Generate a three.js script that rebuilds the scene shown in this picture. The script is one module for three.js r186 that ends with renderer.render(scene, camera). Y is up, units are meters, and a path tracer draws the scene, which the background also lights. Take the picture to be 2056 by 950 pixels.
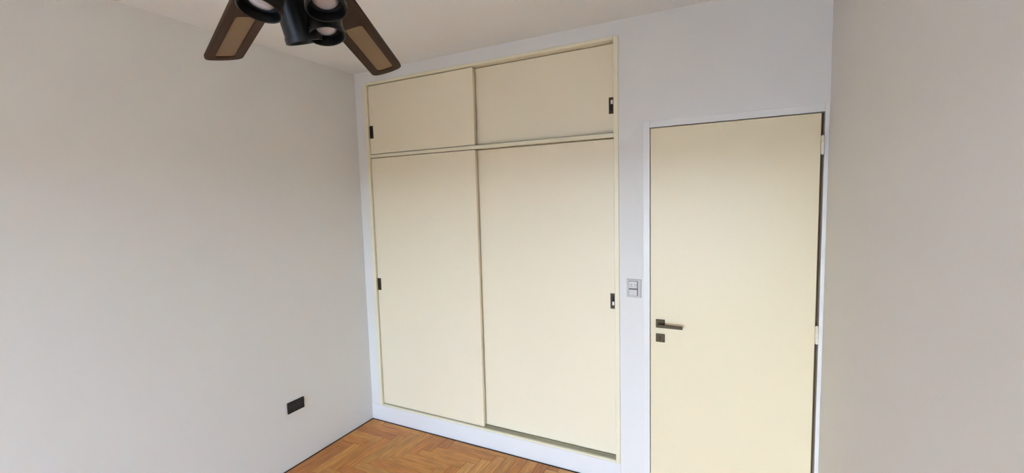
import * as THREE from 'three';
import { mergeGeometries } from 'three/addons/utils/BufferGeometryUtils.js';
import { RoundedBoxGeometry } from 'three/addons/geometries/RoundedBoxGeometry.js';

// ---------------------------------------------------------------- camera
const scene = new THREE.Scene();
const camera = new THREE.PerspectiveCamera(55.96, 2056 / 950, 0.05, 4000);
camera.position.set(2.5142, 1.6661, 2.4645);
camera.rotation.order = 'YXZ';
camera.rotation.set(-0.0849, 0.4721, -0.0271);

// ---------------------------------------------------------------- sky, sun, exposure
const renderer = new THREE.WebGLRenderer({ antialias: true });
renderer.toneMapping = THREE.LinearToneMapping;
renderer.toneMappingExposure = 52;
renderer.shadowMap.enabled = true;
renderer.shadowMap.type = THREE.PCFSoftShadowMap;

// hazy daylight: a pale bright haze low over the horizon, warmer towards the sun and bluer away from it.
// The house faces +z; the sun stands behind its ridge, so only skylight comes through the window.
const SUN = new THREE.Vector3(-0.75, 0.75, -0.35).normalize();
const SKY = { away: [0.34, 0.77, 1.28], toward: [1.42, 1.1, 0.72], zenith: [0.26, 0.34, 0.48] };      // haze low over the horizon, away from the sun and towards it; overhead
{
  const w = 512, h = 256, d = new Float32Array(w * h * 4);
  for (let j = 0; j < h; j++) for (let i = 0; i < w; i++) {
    const el = ((j + 0.5) / h - 0.5) * Math.PI, az = ((i + 0.5) / w - 0.5) * 2 * Math.PI;
    const x = Math.cos(el) * Math.cos(az), y = Math.sin(el), z = Math.cos(el) * Math.sin(az);
    const up = Math.max(0, y), near = 0.5 + 0.5 * (x * SUN.x + y * SUN.y + z * SUN.z), haze = Math.pow(1 - up, 14);
    for (let c = 0; c < 3; c++) d[(j * w + i) * 4 + c] = SKY.zenith[c] * (1 - haze) + (SKY.away[c] * (1 - near) + SKY.toward[c] * near) * haze;
    d[(j * w + i) * 4 + 3] = 1;
  }
  const t = new THREE.DataTexture(d, w, h, THREE.RGBAFormat, THREE.FloatType);
  t.mapping = THREE.EquirectangularReflectionMapping;
  t.magFilter = THREE.LinearFilter;
  t.wrapS = THREE.RepeatWrapping;
  t.needsUpdate = true;
  scene.background = t;
}

const sun = new THREE.DirectionalLight(0xffffff, 0.45);
sun.name = 'sun';
sun.position.copy(SUN).multiplyScalar(40);
sun.castShadow = true;
sun.shadow.radius = 1;
sun.shadow.mapSize.set(2048, 2048);
Object.assign(sun.shadow.camera, { left: -60, right: 60, top: 60, bottom: -60, near: 1, far: 160 });
scene.add(sun);

// ---------------------------------------------------------------- helpers
function rng(seed) {
  let a = seed >>> 0;
  return () => {
    a = (a + 0x6d2b79f5) >>> 0;
    let t = Math.imul(a ^ (a >>> 15), 1 | a);
    t = (t + Math.imul(t ^ (t >>> 7), 61 | t)) ^ t;
    return ((t ^ (t >>> 14)) >>> 0) / 4294967296;
  };
}
const taken = {};
function numbered(name) {
  const n = taken[name] = (taken[name] ?? -1) + 1;
  return n ? `${name}_${String(n).padStart(3, '0')}` : name;
}
function shade(o) { o.traverse((m) => { if (m.isMesh) { m.castShadow = true; m.receiveShadow = true; } }); return o; }
function mesh(name, geometry, material, parent) {
  const m = new THREE.Mesh(geometry, material);
  m.name = numbered(name);
  (parent ?? scene).add(m);
  return shade(m);
}
function struct(name, geometry, material, parent) {
  const m = mesh(name, geometry, material, parent);
  if (!parent) m.userData.kind = 'structure';
  return m;
}
function thing(name, label, category, at = [0, 0, 0], group) {
  const o = new THREE.Group();
  o.name = numbered(name);
  o.position.set(...at);
  o.userData = { label, category };
  if (group) o.userData.group = group;
  scene.add(o);
  return o;
}
// a box between two corners, with small rounded edges when r > 0, uv in metres
function box(x0, x1, y0, y1, z0, z1, r = 0) {
  const w = x1 - x0, h = y1 - y0, d = z1 - z0;
  const g = r > 0 ? new RoundedBoxGeometry(w, h, d, 2, Math.min(r, w / 2.01, h / 2.01, d / 2.01)) : new THREE.BoxGeometry(w, h, d);
  g.translate((x0 + x1) / 2, (y0 + y1) / 2, (z0 + z1) / 2);
  return metres(g);
}
// uv = position in metres on the plane that the face looks along
function metres(g0) {
  const g = g0.index ? g0.toNonIndexed() : g0;
  const p = g.attributes.position, n = g.attributes.normal, uv = new Float32Array(p.count * 2);
  for (let i = 0; i < p.count; i++) {
    const a = Math.abs(n.getX(i)), b = Math.abs(n.getY(i)), c = Math.abs(n.getZ(i));
    if (c >= a && c >= b) uv.set([p.getX(i), p.getY(i)], 2 * i);
    else if (a >= b) uv.set([p.getZ(i), p.getY(i)], 2 * i);
    else uv.set([p.getX(i), p.getZ(i)], 2 * i);
  }
  g.setAttribute('uv', new THREE.BufferAttribute(uv, 2));
  return g;
}
// a slab in x,y with rectangular openings, front face at z1
function slabXY(x0, x1, y0, y1, z0, z1, holes) {
  const s = new THREE.Shape([[x0, y0], [x1, y0], [x1, y1], [x0, y1]].map((q) => new THREE.Vector2(...q)));
  for (const [a, b, c, d] of holes) s.holes.push(new THREE.Path([[a, c], [a, d], [b, d], [b, c]].map((q) => new THREE.Vector2(...q))));
  const g = new THREE.ExtrudeGeometry(s, { depth: z1 - z0, bevelEnabled: false });
  g.translate(0, 0, z0);
  return metres(g);
}
function tube(a, b, r, seg = 16) {
  const A = new THREE.Vector3(...a), B = new THREE.Vector3(...b), d = B.clone().sub(A);
  const g = new THREE.CylinderGeometry(r, r, d.length(), seg);
  g.applyQuaternion(new THREE.Quaternion().setFromUnitVectors(new THREE.Vector3(0, 1, 0), d.clone().normalize()));
  g.translate(...A.clone().add(B).multiplyScalar(0.5).toArray());
  return g;
}

// ---------------------------------------------------------------- computed textures
// tiling value noise, several octaves
function noiseField(n, seed, cells, gain = 0.5) {
  const out = new Float32Array(n * n);
  let amp = 1, total = 0;
  cells.forEach(([cx, cy], k) => {
    const r = rng(seed + k * 77), g = Float32Array.from({ length: cx * cy }, () => r());
    const sm = (t) => t * t * (3 - 2 * t);
    for (let j = 0; j < n; j++) for (let i = 0; i < n; i++) {
      const u = (i / n) * cx, v = (j / n) * cy, a = Math.floor(u), b = Math.floor(v), s = sm(u - a), t = sm(v - b);
      const q = (x, y) => g[(y % cy) * cx + (x % cx)];
      out[j * n + i] += amp * ((q(a, b) * (1 - s) + q(a + 1, b) * s) * (1 - t) + (q(a, b + 1) * (1 - s) + q(a + 1, b + 1) * s) * t);
    }
    total += amp; amp *= gain;
  });
  return out.map((v) => v / total);
}
function texture(n, f, srgb, repeat) {
  const d = new Uint8Array(n * n * 4);
  for (let j = 0; j < n; j++) for (let i = 0; i < n; i++) {
    const c = f(i, j);
    d.set([c[0], c[1], c[2], 255].map((v) => Math.max(0, Math.min(255, Math.round(v)))), (j * n + i) * 4);
  }
  const t = new THREE.DataTexture(d, n, n);
  t.wrapS = t.wrapT = THREE.RepeatWrapping;
  t.magFilter = THREE.LinearFilter;
  t.minFilter = THREE.LinearMipmapLinearFilter;
  t.generateMipmaps = true;
  if (srgb) t.colorSpace = THREE.SRGBColorSpace;
  t.repeat.set(...repeat);
  t.needsUpdate = true;
  return t;
}
const rollerField = noiseField(512, 11, [[6, 6], [24, 24], [90, 90]], 0.6);
const rollerBump = texture(512, (i, j) => Array(3).fill(255 * rollerField[j * 512 + i]), false, [1.1, 1.1]);
const brushField = noiseField(512, 23, [[60, 3], [140, 7], [20, 4]], 0.7);
const brushBump = texture(512, (i, j) => Array(3).fill(255 * brushField[j * 512 + i]), false, [1.4, 1.4]);

const grainA = noiseField(512, 31, [[4, 40], [8, 120], [16, 240]], 0.65), grainB = noiseField(512, 47, [[3, 9], [7, 18]], 0.5);
const woodMap = texture(512, (i, j) => {
  const g = grainA[j * 512 + i], b = grainB[j * 512 + i];
  const ring = 0.5 + 0.5 * Math.sin((j / 512) * 60 + b * 16);
  const v = 0.87 + 0.17 * (g - 0.5) * 1.6 + 0.05 * (ring - 0.5) + 0.14 * (b - 0.5);
  return [255 * v, 255 * (v - 0.02), 255 * (v - 0.05)];
}, true, [2.6, 5.2]);
const woodBump = texture(512, (i, j) => Array(3).fill(255 * grainA[j * 512 + i]), false, [2.6, 5.2]);

const caneMap = texture(64, (i, j) => {
  const over = ((i >> 4) + (j >> 4)) & 1, a = (over ? i : j) & 15, e = a < 2 || a > 13 ? 0.62 : 1;
  return [188 * e, (over ? 170 : 160) * e, (over ? 138 : 124) * e];
}, true, [60, 60]);
const caneBump = texture(64, (i, j) => {
  const over = ((i >> 4) + (j >> 4)) & 1, a = (((over ? i : j) & 15) - 7.5) / 7.5;
  return Array(3).fill(255 * Math.sqrt(Math.max(0, 1 - a * a)));
}, false, [60, 60]);

// ---------------------------------------------------------------- materials
const M = {
  wall: new THREE.MeshStandardMaterial({ color: 0xe8e4dc, roughness: 0.85, bumpMap: rollerBump, bumpScale: 0.0006 }),
  ceiling: new THREE.MeshStandardMaterial({ color: 0xf4f3ee, roughness: 0.92, bumpMap: rollerBump, bumpScale: 0.0006 }),
  plinth: new THREE.MeshStandardMaterial({ color: 0xe8e5e0, roughness: 0.55, bumpMap: brushBump, bumpScale: 0.0002 }),
  cream: new THREE.MeshPhysicalMaterial({ color: 0xf3e5c6, roughness: 0.42, bumpMap: brushBump, bumpScale: 0.00025 }),
  creamEdge: new THREE.MeshPhysicalMaterial({ color: 0xf0e6c6, roughness: 0.28 }),
  doorCream: new THREE.MeshPhysicalMaterial({ color: 0xeedeb8, roughness: 0.4, bumpMap: brushBump, bumpScale: 0.00025 }),
  frameWhite: new THREE.MeshPhysicalMaterial({ color: 0xeae7e0, roughness: 0.35 }),
  frameCream: new THREE.MeshPhysicalMaterial({ color: 0xebe1cb, roughness: 0.35 }),
  doorStop: new THREE.MeshStandardMaterial({ color: 0x6e5334, roughness: 0.75 }),
  carcass: new THREE.MeshStandardMaterial({ color: 0x9a8a68, roughness: 0.8 }),
  track: new THREE.MeshStandardMaterial({ color: 0xa59f88, roughness: 0.6 }),
  subfloor: new THREE.MeshStandardMaterial({ color: 0x2e2119, roughness: 0.95 }),
  bronze: new THREE.MeshStandardMaterial({ color: 0x4a3f2b, roughness: 0.42, metalness: 0.75 }),
  bronzeDark: new THREE.MeshStandardMaterial({ color: 0x241d13, roughness: 0.6, metalness: 0.4 }),
  painted_glint: new THREE.MeshPhysicalMaterial({ color: 0xf6f3ea, roughness: 0.3 }),  // near-white colour imitating light reflected in the pull cup
  black: new THREE.MeshPhysicalMaterial({ color: 0x0c0c0d, roughness: 0.32 }),
  blackSoft: new THREE.MeshPhysicalMaterial({ color: 0x1c1c1d, roughness: 0.5 }),
  plastic: new THREE.MeshPhysicalMaterial({ color: 0xc6c2ba, roughness: 0.4 }),
  plasticPale: new THREE.MeshPhysicalMaterial({ color: 0xd2cdc5, roughness: 0.35 }),
  plasticDark: new THREE.MeshPhysicalMaterial({ color: 0x77726a, roughness: 0.5 }),
  fanBlack: new THREE.MeshPhysicalMaterial({ color: 0x0a0a0b, roughness: 0.36, specularIntensity: 0.6 }),
  fanInner: new THREE.MeshStandardMaterial({ color: 0x2a2a2c, roughness: 0.5, metalness: 0.3 }),
  lampGlass: new THREE.MeshPhysicalMaterial({ color: 0xbcbcc2, roughness: 0.14, metalness: 0.2, clearcoat: 1, clearcoatRoughness: 0.05 }),
  fanWood: new THREE.MeshPhysicalMaterial({ color: 0x402810, roughness: 0.65, specularIntensity: 0.4, map: woodMap, bumpMap: woodBump, bumpScale: 0.0002 }),
  cane: new THREE.MeshStandardMaterial({ color: 0xd8d0c4, roughness: 0.75, map: caneMap, bumpMap: caneBump, bumpScale: 0.0008 }),
  sash: new THREE.MeshPhysicalMaterial({ color: 0xe6e3dc, roughness: 0.35 }),
  glass: new THREE.MeshPhysicalMaterial({ color: 0xffffff, roughness: 0, transmission: 1, thickness: 0, ior: 1.5 }),
  shutter: new THREE.MeshStandardMaterial({ color: 0xd9d2c2, roughness: 0.6 }),
  facade: new THREE.MeshStandardMaterial({ color: 0x504e4a, roughness: 0.9 }),
  pane: new THREE.MeshPhysicalMaterial({ color: 0x39424a, roughness: 0.08 }),
  ground: new THREE.MeshStandardMaterial({ color: 0x7f7f80, roughness: 0.95 }),
};
const WOOD_TONES = [0xeca654, 0xf0ac5a, 0xe29a4a, 0xf8ba6c, 0xd98e46, 0xec9f50, 0xe6a858].map((c) =>
  new THREE.MeshPhysicalMaterial({ color: c, roughness: 0.42, map: woodMap, bumpMap: woodBump, bumpScale: 0.00015 }));

// ---------------------------------------------------------------- room shell
const W = 2.872, H = 2.6, D = 5.6, T = 0.15, HALL = -1.4;      // width, height, depth of the room; wall thickness; hall behind the back wall
const WR = { x0: 0.085, x1: 1.925, y0: 0.117, y1: 2.522 };      // wardrobe opening
const DR = { x0: 2.055, x1: W, y1: 2.055 };                     // door opening, frame included
const WN = { x0: 0.7, x1: 2.8, y0: 0.03, y1: 2.1 };           // window opening in the rear wall

struct('ceiling', box(-T, W + T, H, H + 0.2, HALL - T, D + T), M.ceiling);
struct('wall_left', box(-T, 0, -0.2, H, HALL - T, D + T), M.wall);
struct('wall_right', box(W, W + T, -0.2, H, HALL - T, D + T), M.wall);
struct('wall_back', slabXY(0, W, 0, H, -0.12, 0, [[WR.x0, WR.x1, WR.y0, WR.y1], [DR.x0, W - 0.0005, 0.0005, DR.y1]]), M.wall);
struct('wall_rear', slabXY(0, W, 0, H, D, D + T, [[WN.x0, WN.x1, WN.y0, WN.y1]]), M.wall);
struct('wall_hall', box(0, W, 0, H, HALL - T, HALL), M.wall);

// floor: a dark bed with herringbone oak blocks on it, a narrow open joint along the walls
const floor = struct('floor', box(-T, W + T, -0.2, -0.004, HALL - T, D + T), M.subfloor);
{
  const L = 0.35, w = 0.07, e = 0.0009, J = 0.02, X0 = J, X1 = W - J, Z0 = J, Z1 = D - J;
  const r = rng(5);
  function block(x0, x1, z0, z1, alongX, seedU) {
    // top edges chamfered, uv runs along the grain
    const c = 0.0009, y0 = -0.006, y1 = (r() - 0.5) * 0.0006;
    const a = [x0, z0, x1, z1], b = [x0 + c, z0 + c, x1 - c, z1 - c];
    const v = (q, i, y) => [[q[0], y, q[1]], [q[0], y, q[3]], [q[2], y, q[3]], [q[2], y, q[1]]][i];
    const P = [], quad = (A, B, C, E) => P.push(...A, ...B, ...C, ...A, ...C, ...E);
    quad(v(b, 0, y1), v(b, 1, y1), v(b, 2, y1), v(b, 3, y1));
    for (let i = 0; i < 4; i++) {
      const k = (i + 1) % 4;
      quad(v(b, i, y1), v(b, k, y1) && v(a, i, y1 - c), v(a, k, y1 - c), v(b, k, y1));
      quad(v(a, i, y1 - c), v(a, i, y0), v(a, k, y0), v(a, k, y1 - c));
    }
    const g = new THREE.BufferGeometry();
    g.setAttribute('position', new THREE.Float32BufferAttribute(P, 3));
    const uv = [];
    for (let i = 0; i < P.length; i += 3) alongX ? uv.push(P[i] + seedU, P[i + 2] + seedU * 3) : uv.push(P[i + 2] + seedU, P[i] + seedU * 3);
    g.setAttribute('uv', new THREE.Float32BufferAttribute(uv, 2));
    g.computeVertexNormals();
    return g;
  }
  const near = [], rest = WOOD_TONES.map(() => []);
  for (let m = -4; m < 10; m++) for (let k = -60; k < 60; k++) {
    const ox = 0.22 + m * 2 * L, oz = 0.27;
    for (const alongX of [false, true]) {
      let x0, x1, z0, z1;
      if (!alongX) { x0 = ox + k * w; x1 = x0 + w; z0 = oz - k * w; z1 = z0 + L; }
      else { x0 = ox + (k + 1) * w; x1 = x0 + L; z0 = oz - k * w + L - w; z1 = z0 + w; }
      const a = Math.max(x0 + e, X0), b = Math.min(x1 - e, X1), c = Math.max(z0 + e, Z0), d = Math.min(z1 - e, Z1);
      if (b - a < 0.008 || d - c < 0.008) continue;
      const tone = Math.floor(r() * WOOD_TONES.length), g = block(a, b, c, d, alongX, r() * 5);
      // blocks that the photograph shows are separate; the others are joined
      if (a + c * 1.5 < 1.95 && c < 1.05) near.push([g, tone]); else rest[tone].push(g);
    }
  }
  for (const [g, t] of near) mesh('wood_block', g, WOOD_TONES[t], floor);
  rest.forEach((gs, t) => {
    const m = mesh('parquet_field', mergeGeometries(gs), WOOD_TONES[t], floor);
    m.userData.kind = 'stuff';
  });
}

// ---------------------------------------------------------------- built-in wardrobe
{
  const t = thing('built_in_wardrobe', 'wide cream built-in wardrobe with sliding doors in two tiers, set into the white wall', 'wardrobe', [0, 0, 0]);
  const L = WR.x0, R = WR.x1, B = WR.y0, Tp = WR.y1, F = 0.007;       // F: how far the frame stands proud of the wall
  const jl = 0.113, jr = 1.898, hd = 2.502, rl0 = 1.988, rl1 = 2.01, sill = 0.13;
  mesh('frame_jamb', box(L, jl, B, Tp, -0.115, F, 0.004), M.creamEdge, t);
  mesh('frame_jamb', box(jr, R, B, Tp, -0.115, F, 0.004), M.creamEdge, t);
  mesh('frame_head', box(jl, jr, hd, Tp, -0.115, F, 0.004), M.creamEdge, t);
  mesh('frame_sill', box(jl, jr, B, sill, -0.115, F - 0.001, 0.003), M.creamEdge, t);
  mesh('middle_rail', box(jl, jr, rl0, rl1, -0.115, 0.001, 0.003), M.creamEdge, t);
  for (const y of [sill, rl1]) mesh('sliding_track', mergeGeometries([box(jl, jr, y, y + 0.004, -0.044, -0.041), box(jl, jr, y, y + 0.004, -0.03, 0 - 0.004)]), M.track, t);
  mesh('carcass', mergeGeometries([
    box(L - 0.02, R + 0.02, 0.08, Tp + 0.02, -0.66, -0.64), box(L - 0.02, L, 0.08, Tp + 0.02, -0.64, -0.121), box(R, R + 0.02, 0.08, Tp + 0.02, -0.64, -0.121),
    box(L, R, 0.08, B, -0.64, -0.121), box(L, R, Tp, Tp + 0.02, -0.64, -0.121),
  ]), M.carcass, t);
  const FZ = [-0.031, -0.006], BZ = [-0.07, -0.045];                    // the front and the rear sliding lane
  function pull(parent, x, y, zf, glintY, w = 0.031, h = 0.088) {
    // recessed finger pull: plate with a rounded cup; a near-white block stands in for its glint
    const s = new THREE.Shape([[-w / 2, -h / 2], [w / 2, -h / 2], [w / 2, h / 2], [-w / 2, h / 2]].map((q) => new THREE.Vector2(...q)));
    const cup = new THREE.Path();
    cup.absellipse(0, 0, w * 0.3, h * 0.4, 0, Math.PI * 2);
    s.holes.push(cup);
    const g = new THREE.ExtrudeGeometry(s, { depth: 0.002, bevelEnabled: true, bevelSize: 0.0006, bevelThickness: 0.0006, bevelSegments: 1, curveSegments: 20 });
    g.translate(x, y, zf + 0.0008);
    const p = mesh('finger_pull', g, M.bronze, parent);
    mesh('recess', box(x - w * 0.33, x + w * 0.33, y - h * 0.43, y + h * 0.43, zf - 0.0005, zf + 0.0006), M.bronzeDark, p);
    if (glintY !== null) mesh('painted_glint', box(x - w * 0.17, x + w * 0.19, y + glintY - 0.011, y + glintY + 0.011, zf + 0.0004, zf + 0.0042, 0.0012), M.painted_glint, p).userData.label = 'painted glint in the pull';
  }
  const gap = 0.004;
  for (const [y0, y1, yl, yr, glintDy] of [[sill + 0.006, rl0 - 0.004, 1.058, 1.062, -0.014], [rl1 + 0.006, hd - 0.004, 2.172, 2.166, 0.019]]) {
    const l = mesh('sliding_door', box(jl + gap, 1.003, y0, y1, FZ[0], FZ[1], 0.0025), M.cream, t);
    const rr = mesh('sliding_door', box(0.96, jr - 0.002, y0, y1, BZ[0], BZ[1], 0.0025), M.cream, t);
    pull(l, jl + gap + 0.0165, yl, FZ[1], null);
    pull(rr, 1.877, yr, BZ[1], glintDy);
  }
}
// white plinth board under the wardrobe
{
  const m = struct('baseboard_back', box(0.001, 1.926, -0.004, 0.116, 0, 0.004, 0.0015), M.plinth);
  m.name = 'baseboard_back';
}

// ---------------------------------------------------------------- door in the right corner
{
  const frame = struct('trim_1', mergeGeometries([
    box(2.055, 2.089, -0.01, DR.y1, -0.115, 0.002, 0.0015), box(2.855, W - 0.0005, -0.01, DR.y1, -0.115, 0.003, 0.002), box(2.089, 2.855, 2.019, DR.y1, -0.115, 0.002, 0.0015),
  ]), M.frameWhite);
  // wooden stop in the frame, against which the leaf closes
  mesh('door_stop', mergeGeometries([
    box(2.089, 2.101, -0.01, 2.019, -0.115, -0.046), box(2.832, 2.855, -0.01, 2.019, -0.115, -0.046), box(2.101, 2.832, 2.005, 2.019, -0.115, -0.046),
  ]), M.doorStop, frame);
  const d = thing('door_1', 'plain cream door with a dark lever handle, closed in the corner beside the light switch', 'door', [0, 0, 0]);
  d.userData.kind = 'structure';
  mesh('leaf', box(2.0925, 2.842, 0.006, 2.0145, -0.044, -0.001, 0.002), M.doorCream, d);
  // square rosettes, lever and keyhole
  const rose = mesh('handle_rosette', box(2.121, 2.167, 0.947, 0.993, -0.001, 0.008, 0.0025), M.bronze, d);
  rose.userData.label = 'square bronze rosette';
  const lv = mesh('lever_handle', mergeGeometries([
    tube([2.144, 0.968, 0.006], [2.144, 0.968, 0.05], 0.009).toNonIndexed(),
    box(2.134, 2.262, 0.96, 0.977, 0.042, 0.053, 0.004),
  ].map((g) => { g.deleteAttribute('uv'); return g; })), M.bronze, d);
  const es = mesh('keyhole_plate', box(2.121, 2.167, 0.868, 0.914, -0.001, 0.006, 0.0025), M.bronze, d);
  const kg = mergeGeometries([new THREE.CylinderGeometry(0.0052, 0.0052, 0.001, 16).rotateX(Math.PI / 2).translate(2.144, 0.894, 0.0065), new THREE.BoxGeometry(0.005, 0.016, 0.001).translate(2.144, 0.885, 0.0065)]);
  mesh('keyhole', kg, M.bronzeDark, es);
  for (const y of [1.87, 0.99]) {
    const h = mesh('hinge', mergeGeometries([-1, 0, 1].map((k) => new THREE.CylinderGeometry(0.0075, 0.0075, 0.0265, 16).translate(2.8485, y + k * 0.0275, 0.007))
      .concat([new THREE.CylinderGeometry(0.004, 0.004, 0.088, 10).translate(2.8485, y, 0.007)])), M.frameCream, d);
    h.userData.label = 'painted barrel hinge';
  }
}

// ---------------------------------------------------------------- light switch and wall socket
{
  const t = thing('light_switch', 'grey light switch plate with two rockers on the white wall between wardrobe and door', 'light switch', [2.005, 1.155, 0.001]);
  mesh('switch_plate', box(-0.039, 0.039, -0.051, 0.051, 0, 0.008, 0.003), M.plastic, t);
  mesh('switch_module', box(-0.027, 0.022, -0.041, 0.041, 0.006, 0.0095, 0.001), M.plasticDark, t);
  mesh('rocker', box(-0.026, 0.0185, 0.001, 0.04, 0.008, 0.014, 0.002), M.plasticPale, t);
  mesh('rocker', box(-0.026, 0.0185, -0.04, -0.007, 0.008, 0.013, 0.002), M.plasticPale, t);
  for (const x of [-0.014, 0.009]) mesh('rocker_key', box(x - 0.006, x + 0.006, 0.01, 0.026, 0.012, 0.016, 0.0015), M.plastic, t);
}
{
  const t = thing('wall_socket', 'small black double socket low on the left white wall above the parquet', 'socket', [0.001, 0.386, 0.656]);
  mesh('socket_plate', box(0, 0.009, -0.036, 0.036, -0.059, 0.059, 0.003), M.black, t);
  for (const z of [-0.026, 0.026]) {
    const m = mesh('socket_module', box(0.008, 0.0115, -0.024, 0.024, z - 0.022, z + 0.022, 0.0015), M.blackSoft, t);
    mesh('socket_slot', mergeGeometries([
      new THREE.BoxGeometry(0.001, 0.009, 0.0025).rotateX(0.6).translate(0.0118, 0.005, z - 0.008), new THREE.BoxGeometry(0.001, 0.009, 0.0025).rotateX(-0.6).translate(0.0118, 0.005, z + 0.008),
      new THREE.BoxGeometry(0.001, 0.009, 0.0025).translate(0.0118, -0.01, z),
    ]), M.black, m);
  }
}

// ---------------------------------------------------------------- ceiling fan with four spotlights
{
  const hub = [1.876, 2.074, 1.966], R = 0.7;
  const t = thing('ceiling_fan', 'dark ceiling fan with brown cane-panelled blades and a cluster of black spotlights', 'ceiling fan', hub);
  const lathe = (pts, seg = 40) => new THREE.LatheGeometry(pts.map((q) => new THREE.Vector2(...q)), seg);
  const top = H - hub[1];
  mesh('ceiling_canopy', lathe([[0.0001, top], [0.068, top], [0.066, top - 0.03], [0.03, top - 0.065], [0.014, top - 0.072], [0.0001, top - 0.072]]), M.fanBlack, t);
  mesh('down_rod', tube([0, 0.17, 0], [0, top - 0.06, 0], 0.0125, 20), M.fanBlack, t);
  mesh('motor_housing', lathe([[0.0001, 0.185], [0.03, 0.185], [0.05, 0.165], [0.094, 0.14], [0.104, 0.12], [0.104, 0.03], [0.096, 0.012], [0.06, 0.002], [0.05, -0.02], [0.0001, -0.02]]), M.fanBlack, t);
  mesh('light_plate', lathe([[0.0001, -0.018], [0.052, -0.018], [0.058, -0.024], [0.058, -0.036], [0.05, -0.042], [0.0001, -0.042]]), M.fanBlack, t);

  // blade: wooden frame with an opening, a woven cane panel in it; drawn along +x
  const wr = 0.077, wt = 0.0905, r0 = 0.17, rT = R + 0.004;
  const half = (x) => (wr + (wt - wr) * (x - r0) / (R - r0)) / 2;
  const s = new THREE.Shape();
  s.moveTo(r0, -half(r0) * 0.8);
  s.lineTo(r0 + 0.02, -half(r0 + 0.02));
  s.lineTo(R - 0.03, -half(R - 0.03));
  s.quadraticCurveTo(R - 0.012, -half(R), R - 0.006, -half(R) * 0.72);
  s.quadraticCurveTo(rT + 0.002, 0, R - 0.006, half(R) * 0.72);
  s.quadraticCurveTo(R - 0.012, half(R), R - 0.03, half(R - 0.03));
  s.lineTo(r0 + 0.02, half(r0 + 0.02));
  s.lineTo(r0, half(r0) * 0.8);
  const i0 = 0.335, i1 = R - 0.032, ih = (x) => half(x) * 0.56;
  const panelPath = (P, grow) => {
    P.moveTo(i0 - grow + 0.012, -ih(i0) - grow); P.lineTo(i1 - 0.014, -ih(i1) - grow);
    P.quadraticCurveTo(i1 + grow, -ih(i1) - grow, i1 + grow, -ih(i1) + 0.012); P.lineTo(i1 + grow, ih(i1) - 0.012);
    P.quadraticCurveTo(i1 + grow, ih(i1) + grow, i1 - 0.014, ih(i1) + grow); P.lineTo(i0 - grow + 0.012, ih(i0) + grow);
    P.quadraticCurveTo(i0 - grow, ih(i0) + grow, i0 - grow, ih(i0) - 0.01); P.lineTo(i0 - grow, -ih(i0) + 0.01);
    P.quadraticCurveTo(i0 - grow, -ih(i0) - grow, i0 - grow + 0.012, -ih(i0) - grow);
    return P;
  };
  s.holes.push(panelPath(new THREE.Path(), 0));
  const lay = (g, dy) => metres(g.rotateX(Math.PI / 2).translate(0, dy, 0));
  const bladeG = lay(new THREE.ExtrudeGeometry(s, { depth: 0.007, bevelEnabled: true, bevelThickness: 0.0015, bevelSize: 0.0015, bevelSegments: 2, curveSegments: 8 }), 0.0035);
  const caneG = lay(new THREE.ExtrudeGeometry(panelPath(new THREE.Shape(), 0.0015), { depth: 0.003, bevelEnabled: false, curveSegments: 8 }), 0.0015);
  const ironG = mergeGeometries([
    new THREE.BoxGeometry(0.11, 0.005, 0.03).translate(0.145, 0.0085, 0), new THREE.BoxGeometry(0.07, 0.005, 0.052).translate(0.215, 0.0085, 0),
    ...[[0.2, 0.016], [0.2, -0.016], [0.235, 0]].map(([x, z]) => new THREE.CylinderGeometry(0.0045, 0.0045, 0.004, 10).translate(x, 0.0125, z)),
  ]);
  for (const [deg, pitch] of [[203.3, 0.2], [240.3, 0.29], [321, 0.24], [41.8, 0.24], [122.5, 0.24]]) {
    const b = mesh('fan_blade', bladeG, M.fanWood, t);
    b.rotation.order = 'YXZ';
    b.rotation.set(-pitch, -THREE.MathUtils.degToRad(deg), 0);
    mesh('cane_panel', caneG, M.cane, b).userData.label = 'woven cane panel';
    mesh('blade_iron', ironG, M.fanBlack, b);
  }

  // spotlights: an open can around a pale lamp face, on a swivel arm; the opening looks along -y
  const rc = 0.029, len = 0.082;
  const canG = lathe([[rc - 0.002, 0.016], [rc - 0.002, 0.001], [rc, 0], [rc + 0.0015, 0.001], [rc + 0.0015, 0.01], [rc, 0.012], [rc, 0.06], [rc * 0.82, 0.072], [rc * 0.5, len], [0.0001, len]], 36);
  const innerG = lathe([[rc - 0.002, 0.016], [rc - 0.0035, 0.026], [0.0001, 0.026]], 36);
  const lensG = lathe([[0.0001, 0.0095], [0.008, 0.0098], [0.014, 0.011], [0.0185, 0.014], [0.0195, 0.018], [0.0195, 0.0265]], 36);
  const toCam = new THREE.Vector3(0.79, 0, 0.61), right = new THREE.Vector3(0.89, 0, -0.455);
  for (const [x, y, z, tc, rt] of [[0.02, 1.945, 0.067, 0.3, -0.25], [-0.039, 1.946, -0.056, -0.34, 0.3], [0.0, 1.953, -0.07, 0.2, 0.1], [0.074, 1.96, -0.006, 0.26, 0.04]]) {
    const g = new THREE.Group();
    g.name = numbered('spotlight');
    t.add(g);
    g.position.set(x, y - hub[1], z);
    const n = new THREE.Vector3(0, -1, 0).addScaledVector(toCam, tc).addScaledVector(right, rt).normalize();
    g.quaternion.setFromUnitVectors(new THREE.Vector3(0, -1, 0), n);
    mesh('lamp_can', canG, M.fanBlack, g);
    mesh('can_lining', innerG, M.fanInner, g);
    mesh('lamp_face', lensG, M.lampGlass, g).userData.label = 'pale glass lamp face';
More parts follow.
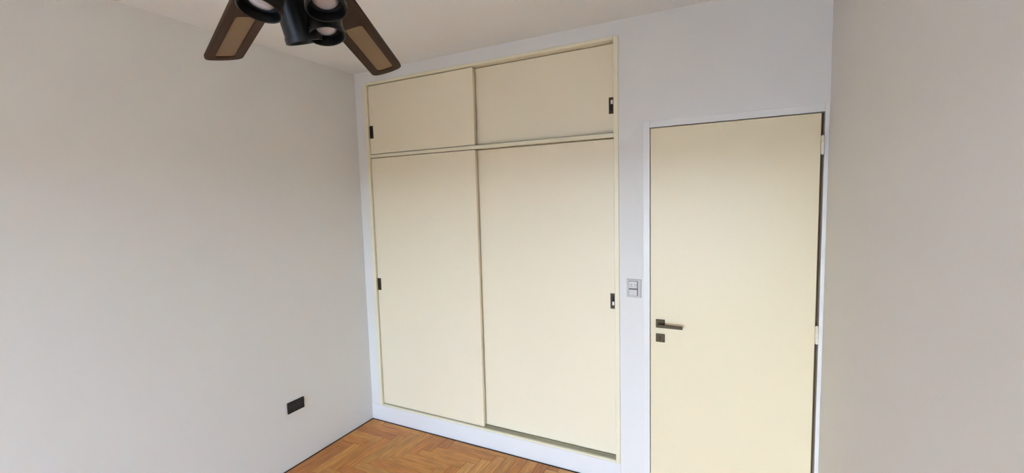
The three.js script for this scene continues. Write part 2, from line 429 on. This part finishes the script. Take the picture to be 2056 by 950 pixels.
    // arm from the back of the can to the plate
    const back = new THREE.Vector3(0, len * 0.86, 0), root = new THREE.Vector3(x * 0.5, -0.04, z * 0.5).sub(g.position).applyQuaternion(g.quaternion.clone().invert());
    mesh('swivel_arm', mergeGeometries([tube(back.toArray(), root.toArray(), 0.007, 12), new THREE.SphereGeometry(0.012, 16, 12).translate(...back.toArray())]), M.fanBlack, g);
  }
}

// ---------------------------------------------------------------- window behind the camera, the source of the daylight
{
  const w = struct('window_1', mergeGeometries([
    box(WN.x0, WN.x0 + 0.045, WN.y0, WN.y1, D + 0.03, D + 0.1), box(WN.x1 - 0.045, WN.x1, WN.y0, WN.y1, D + 0.03, D + 0.1),
    box(WN.x0 + 0.045, WN.x1 - 0.045, WN.y0, WN.y0 + 0.045, D + 0.03, D + 0.1), box(WN.x0 + 0.045, WN.x1 - 0.045, WN.y1 - 0.045, WN.y1, D + 0.03, D + 0.1),
    box(1.73, 1.77, WN.y0 + 0.045, WN.y1 - 0.045, D + 0.04, D + 0.09),
  ]), M.sash);
  for (const [a, b] of [[WN.x0 + 0.045, 1.73], [1.77, WN.x1 - 0.045]]) {
    mesh('pane', new THREE.PlaneGeometry(b - a, WN.y1 - WN.y0 - 0.09).translate((a + b) / 2, (WN.y0 + WN.y1) / 2, D + 0.065), M.glass, w);
  }
  mesh('window_sill', box(WN.x0 - 0.03, WN.x1 + 0.03, WN.y0 - 0.03, WN.y0 - 0.0005, D - 0.05, D + 0.0, 0.004), M.sash, w);
}
// roller shutter, let down over the head of the window
{
  const t = thing('roller_shutter', 'pale slatted roller shutter let partly down outside the window', 'shutter', [0, 0, 0]);
  for (let y = 1.87, k = 0; y < WN.y1 - 0.005; y += 0.045, k++) mesh('slat', box(WN.x0 + 0.004, WN.x1 - 0.004, y, Math.min(y + 0.0445, WN.y1 - 0.001), D + 0.115, D + 0.127, 0.004), M.shutter, t);
}
// low block of flats across the street
{
  const t = thing('apartment_building', 'dark grey rendered apartment building across the street outside the window', 'building', [0, -9, 36]);
  const x0 = 4, x1 = 70, h = 9.6;
  mesh('facade', box(x0, x1, 0, h, 0, 12), M.facade, t);
  mesh('parapet', box(x0 - 0.15, x1 + 0.15, h, h + 0.5, -0.2, 12.2), M.facade, t);
  for (let f = 0; f < 4; f++) for (let i = 0; i < 9; i++) {
    const x = x0 + 2.2 + i * 7, y = 1.4 + f * 3.4;
    const w = mesh('window', mergeGeometries([box(x - 0.08, x, y, y + 1.5, -0.08, 0.02), box(x + 1.8, x + 1.88, y, y + 1.5, -0.08, 0.02), box(x - 0.14, x + 1.94, y - 0.1, y, -0.14, 0.02), box(x - 0.08, x + 1.88, y + 1.5, y + 1.58, -0.08, 0.02)]), M.sash, t);
    mesh('pane', box(x, x + 1.8, y, y + 1.5, -0.03, -0.004), M.pane, w);
  }
}
struct('ground', new THREE.CircleGeometry(2000, 96).rotateX(-Math.PI / 2).translate(0, -9, 0), M.ground);

renderer.render(scene, camera);
